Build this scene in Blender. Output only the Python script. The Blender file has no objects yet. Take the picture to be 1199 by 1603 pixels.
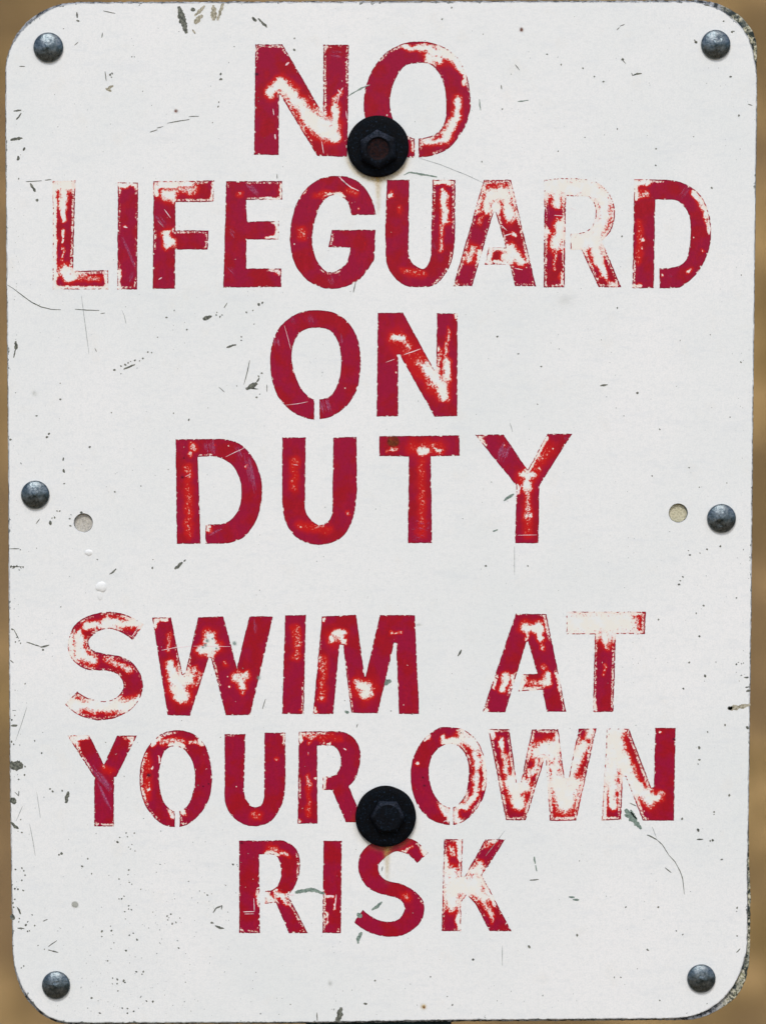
import bpy, math, random
import numpy as np
from mathutils import Vector, noise as mnoise
from mathutils.geometry import delaunay_2d_cdt

# ---------------------------------------------------------------- camera, world, sun, exposure
scene = bpy.context.scene
S = 0.00038                     # metres per unit; the sign is drawn in these units (about 445 x 608 mm)
ZC = 1.50                       # height of the middle of the sign above the sand
def P(x, y, d=0.0):             # sign coordinates -> world; d = millimetres proud of the sign face
    return ((x-599.5)*S, -d*0.001, ZC-(y-801.5)*S)

cam_d = bpy.data.cameras.new("camera"); cam = bpy.data.objects.new("camera", cam_d)
scene.collection.objects.link(cam); scene.camera = cam
CD = 1.6
cam.location = (0, -CD, ZC); cam.rotation_euler = (math.radians(90), 0, 0)
cam_d.sensor_fit = 'VERTICAL'; cam_d.sensor_height = 36
cam_d.lens = 36*CD/(1603*S)
cam_d.clip_start = 0.05; cam_d.clip_end = 500
cam_d.dof.use_dof = True; cam_d.dof.focus_distance = CD-0.001; cam_d.dof.aperture_fstop = 3.2

SUN_EL, SUN_AZ = 50, -14        # elevation; azimuth offset to the left of the camera
world = bpy.data.worlds.new("World"); scene.world = world; world.use_nodes = True
wn = world.node_tree.nodes; wl = world.node_tree.links
for n in list(wn): wn.remove(n)
sky = wn.new('ShaderNodeTexSky'); sky.sky_type = 'NISHITA'; sky.sun_disc = False
sky.sun_elevation = math.radians(SUN_EL); sky.sun_rotation = math.radians(180+SUN_AZ)
sky.air_density = 1.0; sky.dust_density = 2.0; sky.ozone_density = 1.0; sky.altitude = 0
bg = wn.new('ShaderNodeBackground'); bg.inputs['Strength'].default_value = 0.12
wo = wn.new('ShaderNodeOutputWorld'); wl.new(sky.outputs[0], bg.inputs[0]); wl.new(bg.outputs[0], wo.inputs[0])
sd = bpy.data.lights.new("sun", 'SUN'); sd.energy = 1.25; sd.angle = math.radians(12); sd.color = (1.0, 0.97, 0.93)
sun = bpy.data.objects.new("sun", sd); scene.collection.objects.link(sun)
az, el = math.radians(SUN_AZ), math.radians(SUN_EL)
to_sun = Vector((math.sin(az)*math.cos(el), -math.cos(az)*math.cos(el), math.sin(el)))
sun.rotation_euler = to_sun.to_track_quat('Z', 'Y').to_euler(); sun.location = to_sun*5
vs = scene.view_settings; vs.view_transform = 'Standard'; vs.look = 'None'; vs.gamma = 1; vs.exposure = 0.52

rnd = random.Random(7)
def lin(r, g, b, a=1):
    f = lambda c: (c/255/12.92) if c/255 <= 0.04045 else ((c/255+0.055)/1.055)**2.4
    return (f(r), f(g), f(b), a)

# ---------------------------------------------------------------- material helpers
class NT:
    def __init__(s, name):
        s.m = bpy.data.materials.new(name); s.m.use_nodes = True
        s.t = s.m.node_tree; s.t.nodes.clear()
        s.out = s.t.nodes.new('ShaderNodeOutputMaterial')
        s.co = None
    def n(s, typ, **kw):
        nd = s.t.nodes.new(typ)
        for k, v in kw.items(): setattr(nd, k, v)
        return nd
    def put(s, sock, v):
        if hasattr(v, 'is_linked') or isinstance(v, bpy.types.NodeSocket): s.t.links.new(v, sock)
        elif v is not None: sock.default_value = v
    def coord(s, scale=1/S, stretch=(1,1,1), off=(0,0,0)):   # object coordinates in sign units
        if s.co is None: s.co = s.n('ShaderNodeTexCoord').outputs['Object']
        mp = s.n('ShaderNodeMapping'); s.put(mp.inputs['Vector'], s.co)
        mp.inputs['Scale'].default_value = tuple(scale*q for q in stretch)
        mp.inputs['Location'].default_value = off
        return mp.outputs[0]
    def noise(s, size, detail=2, rough=0.5, stretch=(1,1,1), off=(0,0,0), dist=0):
        nd = s.n('ShaderNodeTexNoise'); s.put(nd.inputs['Vector'], s.coord(1/S, stretch, off))
        nd.inputs['Scale'].default_value = 1.0/size; nd.inputs['Detail'].default_value = detail
        nd.inputs['Roughness'].default_value = rough; nd.inputs['Distortion'].default_value = dist
        return nd.outputs['Fac']
    def vor(s, size, out='Distance', off=(0,0,0)):
        nd = s.n('ShaderNodeTexVoronoi'); s.put(nd.inputs['Vector'], s.coord(1/S, (1,1,1), off))
        nd.inputs['Scale'].default_value = 1.0/size
        return nd.outputs[out]
    def math(s, op, a, b=None, c=None, clamp=False):
        nd = s.n('ShaderNodeMath', operation=op); nd.use_clamp = clamp
        s.put(nd.inputs[0], a)
        if b is not None: s.put(nd.inputs[1], b)
        if c is not None: s.put(nd.inputs[2], c)
        return nd.outputs[0]
    def ramp(s, v, a, b, lo=0.0, hi=1.0):                    # smooth step a..b -> lo..hi
        nd = s.n('ShaderNodeMapRange'); nd.interpolation_type = 'SMOOTHSTEP'
        s.put(nd.inputs['Value'], v)
        nd.inputs['From Min'].default_value = a; nd.inputs['From Max'].default_value = b
        nd.inputs['To Min'].default_value = lo; nd.inputs['To Max'].default_value = hi
        return nd.outputs[0]
    def lmap(s, v, a, b, lo=0.0, hi=1.0):
        nd = s.n('ShaderNodeMapRange'); s.put(nd.inputs['Value'], v)
        nd.inputs['From Min'].default_value = a; nd.inputs['From Max'].default_value = b
        nd.inputs['To Min'].default_value = lo; nd.inputs['To Max'].default_value = hi
        return nd.outputs[0]
    def mix(s, f, a, b):
        nd = s.n('ShaderNodeMix'); nd.data_type = 'RGBA'
        s.put(nd.inputs[0], f); s.put(nd.inputs[6], a); s.put(nd.inputs[7], b)
        return nd.outputs[2]
    def attr(s, name, out='Fac'):
        nd = s.n('ShaderNodeAttribute'); nd.attribute_name = name; return nd.outputs[out]
    def bump(s, h, strength, dist):
        nd = s.n('ShaderNodeBump'); s.put(nd.inputs['Height'], h)
        nd.inputs['Strength'].default_value = strength; nd.inputs['Distance'].default_value = dist
        return nd.outputs[0]
    def finish(s, color, rough=0.5, metal=0.0, normal=None, alpha=None, spec=None):
        p = s.n('ShaderNodeBsdfPrincipled')
        s.put(p.inputs['Base Color'], color); s.put(p.inputs['Roughness'], rough)
        s.put(p.inputs['Metallic'], metal)
        if spec is not None: s.put(p.inputs['Specular IOR Level'], spec)
        if normal is not None: s.put(p.inputs['Normal'], normal)
        if alpha is not None: s.put(p.inputs['Alpha'], alpha)
        s.t.links.new(p.outputs[0], s.out.inputs[0]); return s.m

def mat_face():
    t = NT("white_enamel")
    big = t.noise(260, 3, 0.6); mid = t.noise(45, 4, 0.6, off=(31,7,5)); fine = t.noise(2.6, 3, 0.7)
    streak = t.noise(16, 3, 0.6, stretch=(0.35,1,1.3), off=(4,9,2))
    c = t.mix(t.lmap(big, .35, .65), lin(228,231,228), lin(236,236,233))
    c = t.mix(t.ramp(mid, .56, .75, 0, .35), c, lin(226,224,216))
    c = t.mix(t.ramp(streak, .52, .75, 0, .3), c, lin(214,219,221))
    c = t.mix(t.ramp(fine, .35, .68, 0, .36), c, lin(208,213,213))
    c = t.mix(t.ramp(t.noise(7, 3, .7, off=(6,6,2)), .45, .68, 0, .35), c, lin(214,218,217))
    # tiny pinpricks in the enamel, a few per hand's breadth
    v = t.vor(9, off=(3,3,3)); vc = t.n('ShaderNodeSeparateColor'); t.put(vc.inputs[0], t.vor(9, 'Color', (3,3,3)))
    dot = t.math('MULTIPLY', t.ramp(v, .05, .12, 1, 0), t.math('GREATER_THAN', vc.outputs[0], 0.62))
    dot = t.math('MULTIPLY', dot, t.ramp(t.noise(90, 2, .5, off=(8,1,1)), .45, .65, .1, .55))
    c = t.mix(dot, c, lin(110,115,112))
    # rubbed, chipped rim: from the distance to the sheet's own edge
    ed = t.attr("edge")
    en = t.noise(7, 4, .7, off=(5,5,5)); em = t.noise(60, 2, .5, off=(2,4,8))
    lim = t.math('MULTIPLY', t.ramp(en, .50, .72), t.ramp(em, .45, .66, .9, 5.5))
    chip = t.math('LESS_THAN', ed, lim)
    grime = t.math('MULTIPLY', t.ramp(ed, 0, 2.2, 1, 0), t.ramp(t.noise(12, 3, .6, off=(1,8,3)), .35, .6, .15, .9))
    c = t.mix(grime, c, lin(150,152,152))
    c = t.mix(chip, c, t.mix(t.noise(3, 2, .5, off=(4,4,4)), lin(60,66,66), lin(140,146,140)))
    h = t.math('ADD', t.math('MULTIPLY', fine, .5), t.math('MULTIPLY', mid, 1.0))
    return t.finish(c, t.lmap(mid, .3, .7, .38, .55), 0, t.bump(h, .18, .0006), spec=.35)

def mat_rim():
    t = NT("chipped_sheet_rim")
    a = t.noise(6, 4, .7); b = t.noise(22, 3, .6, off=(3,2,1))
    c = t.mix(t.ramp(a, .42, .58), lin(62,68,72), lin(150,156,160))
    c = t.mix(t.ramp(b, .50, .60), c, lin(205,208,210))
    return t.finish(c, .5, .25, t.bump(a, .5, .0006))

def mat_backing():
    t = NT("weathered_backing")
    a = t.noise(4.5, 5, .75); b = t.noise(30, 3, .6, off=(9,2,1)); v = t.vor(3.4)
    c = t.mix(t.ramp(a, .40, .60), lin(96,98,74), lin(186,184,150))
    c = t.mix(t.ramp(v, .35, .6, 0, .75), c, lin(232,228,206))
    sx = t.n('ShaderNodeSeparateXYZ'); t.put(sx.inputs[0], t.coord())
    corner = t.ramp(sx.outputs[0], 505, 530)     # the covered middle of the sheet has kept its pale paint
    c = t.mix(corner, t.mix(.72, c, t.mix(t.ramp(sx.outputs[0], -100, 100), lin(196,192,186), lin(206,200,170))), c)
    c = t.mix(t.math('MULTIPLY', corner, t.ramp(t.noise(11, 4, .7, off=(7,7,7)), .44, .58)), c, lin(48,56,52))
    c = t.mix(t.math('MULTIPLY', corner, t.ramp(b, .52, .66, 0, .8)), c, lin(62,74,76))
    # the rim is grimy grey all round except for the two right-hand corners, where the old sheet is bare
    dz = t.math('ABSOLUTE', t.math('SUBTRACT', sx.outputs[2], ZC/S))
    right = t.math('MAXIMUM', t.ramp(sx.outputs[0], 515, 550), t.math('LESS_THAN', dz, 60))
    c = t.mix(right, t.mix(t.ramp(t.noise(9, 4, .7, off=(1,6,6)), .4, .6), lin(48,54,60), lin(168,172,176)), c)
    return t.finish(c, .75, 0, t.bump(a, .8, .0012), spec=.2)

def mat_letter():
    t = NT("stencilled_red_paint")
    w = t.attr("wear"); d = t.attr("edge"); e = t.attr("halo")
    f0 = t.noise(2.3, 2, .7, off=(7,17,3)); f1 = t.noise(3.9, 3, .7); f2 = t.noise(8.0, 4, .7, off=(11,3,7))
    sub = lambda f, k: t.math('MULTIPLY', t.math('SUBTRACT', f, .5), k)
    n = t.math('ADD', sub(f0, 1.5), t.math('ADD', sub(f1, 1.5), sub(f2, .6)))
    amp = t.ramp(w, 0.10, .50); W = t.math('ADD', w, t.math('MULTIPLY', n, t.math('MULTIPLY', amp, .68)))
    # flaking just inside the outline
    band = t.math('MULTIPLY', t.ramp(d, .9, 2.4), t.ramp(d, 3.0, 7.5, 1, 0))
    hal = t.math('MULTIPLY', t.math('MULTIPLY', band, e), t.math('ADD', t.ramp(t.noise(16, 2, .5, off=(21,1,3)), .38, .60, .30, .60), t.math('MULTIPLY', n, 1.8)))
    W = t.math('ADD', W, hal)
    W = t.math('ADD', W, t.math('MULTIPLY', t.ramp(w, .28, .46), t.ramp(d, 1.5, 6, .42, 0)))
    # a thin broken line of thick paint keeps the outline readable where the middle has gone
    rn = t.noise(4.6, 2, .5, off=(1,2,21)); thr = t.lmap(t.math('MAXIMUM', w, e), .25, .9, .38, .57)
    keep = t.math('MULTIPLY', t.ramp(d, 1.2, 2.0, 1, 0), t.math('GREATER_THAN', rn, thr))
    W = t.math('MULTIPLY', W, t.math('SUBTRACT', 1, t.math('MULTIPLY', keep, .95)))
    # nicks along the outline, pinholes
    nick = t.math('LESS_THAN', d, t.math('MULTIPLY', t.ramp(t.noise(5.2, 3, .7, off=(9,9,1)), .54, .68), t.math('ADD', 1.8, t.math('MULTIPLY', e, 2.2))))
    W = t.math('MAXIMUM', W, t.math('MULTIPLY', nick, .9))
    vd = t.vor(13, off=(6,1,2)); vc = t.n('ShaderNodeSeparateColor'); t.put(vc.inputs[0], t.vor(13, 'Color', (6,1,2)))
    pin = t.math('MULTIPLY', t.math('GREATER_THAN', vc.outputs[1], t.lmap(e, 0, 1, .93, .6)), t.math('LESS_THAN', vd, t.lmap(vc.outputs[0], 0, 1, .05, .12)))
    W = t.math('MAXIMUM', W, pin)
    bare = t.ramp(W, .43, .70)
    # paint body: crimson where thick, scarlet where thin
    lo = t.noise(42, 3, .6, off=(4,4,9)); st = t.noise(9, 3, .7, stretch=(1,1,.45), off=(8,3,3))
    c = t.mix(t.ramp(lo, .38, .56), lin(157,11,29), lin(151,11,53))
    c = t.mix(t.ramp(st, .48, .72, 0, .55), c, lin(170,18,42))
    c = t.mix(t.ramp(f1, .42, .66, 0, .35), c, lin(126,6,32))
    soft = t.math('ADD', w, t.math('ADD', sub(lo, .22), sub(f1, .18)))
    c = t.mix(t.ramp(soft, .12, .40), c, lin(190,20,18))
    c = t.mix(t.ramp(W, .36, .54, 0, .8), c, lin(212,72,52))
    c = t.mix(t.math('MULTIPLY', t.math('MULTIPLY', t.ramp(d, .6, 2.0, 1, 0), .6), t.math('MAXIMUM', keep, t.ramp(w, .15, .3, 1, 0))), c, lin(96,6,36))
    bc = t.mix(t.ramp(t.noise(14, 3, .6, off=(3,8,8)), .4, .65), lin(229,227,217), lin(227,229,226))
    bc = t.mix(t.math('MULTIPLY', t.ramp(w, .45, .80, 1, 0), t.ramp(f1, .4, .62, .1, .6)), bc, lin(232,196,180))
    dk = t.math('MULTIPLY', t.math('LESS_THAN', t.vor(7, off=(1,1,9)), .14), t.ramp(t.noise(30, 2, .5, off=(12,1,1)), .5, .62, 0, .7))
    c = t.mix(t.math('MULTIPLY', dk, .5), c, lin(80,12,40))
    c = t.mix(bare, c, bc)
    return t.finish(c, t.lmap(bare, 0, 1, .46, .5), 0, t.bump(t.math('SUBTRACT', t.math('MULTIPLY', f2, .2), bare), .3, .0002), spec=.14)

def mat_flat(name, ca, cb, rough=.7, size=4, alpha=None):
    t = NT(name)
    c = t.mix(t.ramp(t.noise(size, 4, .7), .38, .62), ca, cb)
    al = None
    if alpha == 'soft':
        al = t.math('MULTIPLY', t.attr("soft"), t.ramp(t.noise(5, 4, .7, off=(3,3,3)), .25, .65, .35, 1.0))
    elif alpha == 'streak':
        al = t.math('MULTIPLY', t.attr("soft"), t.ramp(t.noise(3, 3, .7, off=(3,3,3)), .3, .6, .3, 1.0))
    return t.finish(c, rough, 0, alpha=al, spec=.25)

def mat_rivet():
    t = NT("dull_zinc")
    a = t.noise(5, 5, .75); b = t.noise(14, 3, .6, off=(2,3,4)); sc = t.noise(3, 3, .7, stretch=(3,1,.4), off=(5,5,1))
    c = t.mix(t.ramp(a, .35, .65), lin(74,86,92), lin(118,126,130))
    c = t.mix(t.ramp(b, .45, .7, 0, .6), c, lin(38,58,66))
    c = t.mix(t.ramp(sc, .62, .72, 0, .7), c, lin(176,182,184))
    h = t.math('ADD', a, t.math('MULTIPLY', b, 1.5))
    return t.finish(c, t.lmap(a, .3, .7, .22, .42), .85, t.bump(h, .22, .0014))

def mat_bolt():
    t = NT("black_coated_steel")
    a = t.noise(3, 4, .75); b = t.noise(12, 3, .6, off=(6,3,2)); r = t.attr("rust")
    c = t.mix(t.ramp(b, .4, .65), (.0012,.0014,.0022,1), (.0014,.0032,.0055,1))
    sp = t.ramp(t.noise(2.8, 3, .7, off=(1,1,5)), .57, .72, 0, .5)
    c = t.mix(sp, c, lin(52,72,96))
    rr = t.math('MULTIPLY', r, t.ramp(a, .35, .6))
    c = t.mix(rr, c, lin(40,15,8))
    c = t.mix(t.attr("top_light"), c, t.mix(t.ramp(a, .4, .6), lin(14,30,42), lin(66,70,84)))  # painted highlight: paler tone where light catches the hex head
    return t.finish(c, t.lmap(b, .3, .7, .4, .65), 0, t.bump(a, .6, .0008), spec=.07)

def mat_sand():
    t = NT("beach_sand")
    a = t.noise(260, 5, .6); b = t.noise(900, 4, .6, off=(4,8,1)); g = t.noise(4, 2, .6); q = t.noise(2500, 3, .5, off=(2,2,2))
    c = t.mix(t.ramp(a, .38, .62), lin(116,95,54), lin(170,140,92))
    c = t.mix(t.ramp(b, .44, .57, 0, .9), c, lin(108,88,56))
    c = t.mix(t.ramp(q, .42, .6, 0, .35), c, lin(136,110,80))
    c = t.mix(t.lmap(g, .3, .7, 0, .3), c, lin(120,92,60))
    h = t.math('ADD', t.math('MULTIPLY', g, .15), a)
    return t.finish(c, .9, 0, t.bump(h, .6, .03), spec=.15)

def mat_post():
    t = NT("dark_stained_timber")
    g = t.noise(10, 5, .7, stretch=(1,1,.06)); b = t.noise(40, 3, .6)
    c = t.mix(t.ramp(g, .35, .65), lin(12,28,32), lin(28,52,54))
    c = t.mix(t.ramp(b, .5, .7, 0, .4), c, lin(34,40,34))
    return t.finish(c, .8, 0, t.bump(g, .6, .001), spec=.2)

M_FACE, M_RIM, M_BACK, M_LET = mat_face(), mat_rim(), mat_backing(), mat_letter()
M_CHIP = mat_flat("bare_grey_primer", lin(66,70,64), lin(122,124,112))
M_CHIPG = mat_flat("bare_green_primer", lin(92,112,104), lin(140,156,144))
M_CHIPB = mat_flat("bare_beige_primer", lin(128,124,104), lin(186,180,160))
M_SCR = mat_flat("fine_scratch_grey", lin(120,126,124), lin(170,174,172))
M_WSCR = mat_flat("scratch_to_white", lin(228,220,222), lin(236,190,196), .6)
M_PINK = mat_flat("pink_scuff", lin(176,48,104), lin(204,126,162), .6, 3, 'streak')
M_RUST = mat_flat("rust_stain", lin(196,160,80), lin(214,188,120), .7, 6, 'soft')
M_DRUST = mat_flat("dark_rust_stain", lin(88,40,18), lin(130,70,30), .8, 5, 'soft')
M_SMUDGE = mat_flat("grime_smudge", lin(150,152,140), lin(176,178,168), .8, 9, 'soft')  # soft grey-olive dirt of the smudges and one spot
M_GRN = mat_flat("green_smudge", lin(96,132,124), lin(140,160,152), .8, 9, 'soft')
M_DSPOT = mat_flat('dark_plum_spot', lin(70,12,40), lin(90,20,50), .8, 5, 'soft')
M_RIVET, M_BOLT, M_SAND, M_POST = mat_rivet(), mat_bolt(), mat_sand(), mat_post()

# ---------------------------------------------------------------- object helpers
def link(name, verts, faces, mat, parent=None, attrs=None, smooth=False):
    me = bpy.data.meshes.new(name); me.from_pydata(verts, [], faces)
    if smooth:
        me.polygons.foreach_set('use_smooth', [True]*len(me.polygons))
    for k, v in (attrs or {}).items():
        a = me.attributes.new(k, 'FLOAT', 'POINT'); a.data.foreach_set('value', np.asarray(v, dtype=np.float32))
    me.materials.append(mat); me.update()
    o = bpy.data.objects.new(name, me); scene.collection.objects.link(o)
    if parent is not None: o.parent = parent
    return o

def parse(s, ox=0, oy=0, k=1.0):
    pts = []
    for tok in s.split():
        sm = tok[0] == '~'; x, y = tok.lstrip('~').split(',')
        pts.append((ox+float(x)/k, oy+float(y)/k, sm))
    return pts

def outline(pts, step=2.2, jit=0.0, seed=0):
    """closed polygon with Catmull-Rom runs through the points marked smooth, resampled at step"""
    n = len(pts); dense = []
    for i in range(n):
        p0, p1, p2, p3 = pts[i-1], pts[i], pts[(i+1) % n], pts[(i+2) % n]
        a = np.array(p1[:2]); b = np.array(p2[:2])
        L = np.linalg.norm(b-a)
        if p1[2] or p2[2]:
            ta = (b-np.array(p0[:2]))*.5 if p1[2] else (b-a)
            tb = (np.array(p3[:2])-a)*.5 if p2[2] else (b-a)
            if p1[2] and not p2[2]: tb = 2*(b-a)-ta if np.linalg.norm(ta) > 0 else tb; tb = (tb+(b-a))*.5
            if p2[2] and not p1[2]: ta = 2*(b-a)-tb; ta = (ta+(b-a))*.5
            def lim(v):
                l = np.linalg.norm(v); return v*(1.15*L/l) if l > 1.15*L else v
            ta, tb = lim(ta), lim(tb)
            m = max(2, int(L/step))
            for j in range(m):
                u = j/m
                dense.append(((2*u**3-3*u*u+1)*a+(u**3-2*u*u+u)*ta+(-2*u**3+3*u*u)*b+(u**3-u*u)*tb))
        else:
            m = max(1, int(L/step))
            for j in range(m): dense.append(a+(b-a)*j/m)
    D = np.array(dense)
    if jit:
        nx = np.roll(D, -1, 0)-np.roll(D, 1, 0); nx /= np.linalg.norm(nx, axis=1)[:, None]+1e-9
        nr = np.stack([nx[:, 1], -nx[:, 0]], 1)
        j = np.array([mnoise.noise(Vector((p[0]*.22, p[1]*.22, seed)))*1.0+mnoise.noise(Vector((p[0]*.05, p[1]*.05, seed+9)))*.8 for p in D])
        D = D+nr*(j*jit)[:, None]
    return D

def inside(px, py, loops):
    c = np.zeros(len(px), bool)
    for Lp in loops:
        x1, y1 = Lp[:, 0], Lp[:, 1]; x2, y2 = np.roll(x1, -1), np.roll(y1, -1)
        for a, b, cc, d in zip(x1, y1, x2, y2):
            if b == d: continue
            h = ((b > py) != (d > py)) & (px < (cc-a)*(py-b)/(d-b)+a)
            c ^= h
    return c

def dist_loops(px, py, loops):
    best = np.full(len(px), 1e9)
    for Lp in loops:
        A = Lp; B = np.roll(Lp, -1, 0)
        for a, b in zip(A, B):
            ab = b-a; l2 = ab@ab+1e-12
            u = np.clip(((px-a[0])*ab[0]+(py-a[1])*ab[1])/l2, 0, 1)
            best = np.minimum(best, (px-a[0]-u*ab[0])**2+(py-a[1]-u*ab[1])**2)
    return np.sqrt(best)

def fill(loops, grid, extra=None, margin=1.0):
    """triangulate polygon loops with interior points; returns 2D verts (loops first) and triangles"""
    allp = np.vstack(loops); lo = allp.min(0); hi = allp.max(0)
    gx, gy = np.meshgrid(np.arange(lo[0]+grid/2, hi[0], grid), np.arange(lo[1]+grid/2, hi[1], grid))
    gx = gx.astype(float); gx[1::2] += grid/2
    gx, gy = gx.ravel(), gy.ravel()
    if extra is not None: gx = np.concatenate([gx, extra[:, 0]]); gy = np.concatenate([gy, extra[:, 1]])
    k = inside(gx, gy, loops); gx, gy = gx[k], gy[k]
    d = dist_loops(gx, gy, loops); k = d > margin; gx, gy = gx[k], gy[k]
    V = [Vector(p) for p in allp.tolist()]+[Vector((a, b)) for a, b in zip(gx.tolist(), gy.tolist())]
    E = []; o = 0
    for Lp in loops:
        m = len(Lp); E += [(o+i, o+(i+1) % m) for i in range(m)]; o += m
    r = delaunay_2d_cdt(V, E, [], 0, 1e-5)
    vv = np.array([(v.x, v.y) for v in r[0]]); ff = np.array(r[2])
    cen = vv[ff].mean(1); k = inside(cen[:, 0], cen[:, 1], loops); ff = ff[k]
    orig = {}
    for i, ids in enumerate(r[3]):
        for q in ids: orig[q] = i
    return vv, ff, orig, len(allp)

def orient(vv, ff):          # triangles facing the camera (-Y)
    a, b, c = vv[ff[:, 0]], vv[ff[:, 1]], vv[ff[:, 2]]
    cr = (b[:, 0]-a[:, 0])*(c[:, 1]-a[:, 1])-(b[:, 1]-a[:, 1])*(c[:, 0]-a[:, 0])
    ff = ff.copy(); fl = cr > 0
    ff[fl] = ff[fl][:, ::-1]
    return ff

# ---------------------------------------------------------------- sand
def sand_h(x, y):
    base = 0.0
    u = max(0.0, min(1.0, (y-1.6)/7.5)); base += 4.6*u*u*(3-2*u)
    base += 0.20*mnoise.noise(Vector((x*.35, y*.35, 1.2)))+0.07*mnoise.noise(Vector((x*1.3, y*1.3, 4.2)))+0.02*mnoise.noise(Vector((x*4.5, y*4.5, 7.7)))
    return base
xs = list(np.linspace(-5, 5, 150)); ys = list(np.linspace(-4, 11, 190))
xs = [-200,-90,-40,-20,-12,-8]+xs+[8,12,20,40,90,200]; ys = [-200,-90,-40,-20,-12,-7]+ys+[15,25,45,90,200]
vs_, fs_ = [], []
off0 = sand_h(0, 0.04)
for y in ys:
    for x in xs: vs_.append((x, y, sand_h(x, y)-off0))
nx = len(xs)
for j in range(len(ys)-1):
    for i in range(nx-1): fs_.append((j*nx+i, j*nx+i+1, (j+1)*nx+i+1, (j+1)*nx+i))
sand = link("sand", vs_, fs_, M_SAND, smooth=True); sand["kind"] = "structure"

# ---------------------------------------------------------------- post behind the sign
def prism(name, prof, z0, z1, mat, parent=None, origin=(0,0,0)):
    n = len(prof); v = [(x-origin[0], y-origin[1], z0-origin[2]) for x, y in prof]+[(x-origin[0], y-origin[1], z1-origin[2]) for x, y in prof]
    f = [tuple(reversed(range(n))), tuple(range(n, 2*n))]+[(i, (i+1) % n, n+(i+1) % n, n+i) for i in range(n)]
    o = link(name, v, f, mat, parent); o.location = origin; return o
X0, X1 = (478-599.5)*S, (707-599.5)*S; YF = 0.0072; DEP = X1-X0; ch = 0.004
prof = [(X0+ch, YF), (X1-ch, YF), (X1, YF+ch), (X1, YF+DEP-ch), (X1-ch, YF+DEP), (X0+ch, YF+DEP), (X0, YF+DEP-ch), (X0, YF+ch)]
post = prism("sign_post", prof, -0.35, ZC+0.27, M_POST, None, ((X0+X1)/2, YF+DEP/2, 0))
post["label"] = "dark timber post in the sand behind the white sign, showing below its edge"
post["category"] = "post"

# ---------------------------------------------------------------- the sign
sign = bpy.data.objects.new("warning_sign", None); scene.collection.objects.link(sign)
sign.empty_display_size = .05
sign["label"] = "weathered white sign with worn red stencilled warning about swimming at own risk"
sign["category"] = "sign"

FRONT = parse("9,112 ~10.5,96 ~16,77 ~26,59 ~36,46 ~50,33 ~68,20.5 ~85,12 ~106,6 130,4 250,3.5 600,2.5 1060,2 "
  "~1080,2 ~1097,4 ~1113.5,9 ~1129.7,17 ~1147.6,30 ~1160.6,43 ~1171.5,60 ~1178.5,81 ~1182.8,104 1184.7,122 1184.4,195 1183,260 1180.8,460 1178.5,650 1176.8,830 "
  "1175.8,960 1173.6,1100 1171.8,1250 1170,1350 1169.6,1470 ~1168.5,1487 ~1163.8,1507 ~1154,1532 ~1142,1552 ~1124,1570 ~1100,1585 ~1074,1592.6 1050,1595 900,1596 680,1597.6 "
  "500,1600.6 ~300,1601.4 ~112,1601.6 ~92.5,1598.5 ~73,1590 ~56,1575.5 ~41,1557 ~32,1540 ~25.6,1522 ~21.6,1504 19.6,1470 17.8,1355 15.8,1200 14.6,1050 14,850 13,700 10.8,450 9.3,260")
BACK = parse("11,112 ~10,92 ~13.5,79 ~22.5,58 ~32.5,44 ~45,30.5 ~63,18 ~78,10.8 ~97,5.2 ~114,2.8 130,1.9 600,.7 1080,-.4 ~1098,-.5 "
  "~1121.6,3.6 ~1137,10 ~1153,19.5 ~1166,31 ~1177,45.5 ~1182.6,60 ~1184.8,75 1184.6,92 1182,200 1178,640 1174,960 1171,1200 1172.6,1340 ~1174.6,1400 ~1174.6,1440 ~1173.4,1490 ~1171.3,1519 "
  "~1164,1542 ~1152,1561.5 ~1132,1577.5 ~1114,1587 ~1094,1595 1074,1598 900,1599 680,1600.4 500,1603 110,1604.6 ~91,1601.5 ~71,1593 ~53,1578 ~38,1559 ~29.5,1541 ~23.5,1522 ~21,1504 21.6,1470 18,1200 16,850 13,450")
HOLES = [(131, 818.5, 14.3), (1061, 803, 14.2)]

def offset_loop(D, o):
    nx = np.roll(D, -1, 0)-np.roll(D, 1, 0); nx /= np.linalg.norm(nx, axis=1)[:, None]+1e-9
    return D+np.stack([nx[:, 1], -nx[:, 0]], 1)*o

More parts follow.
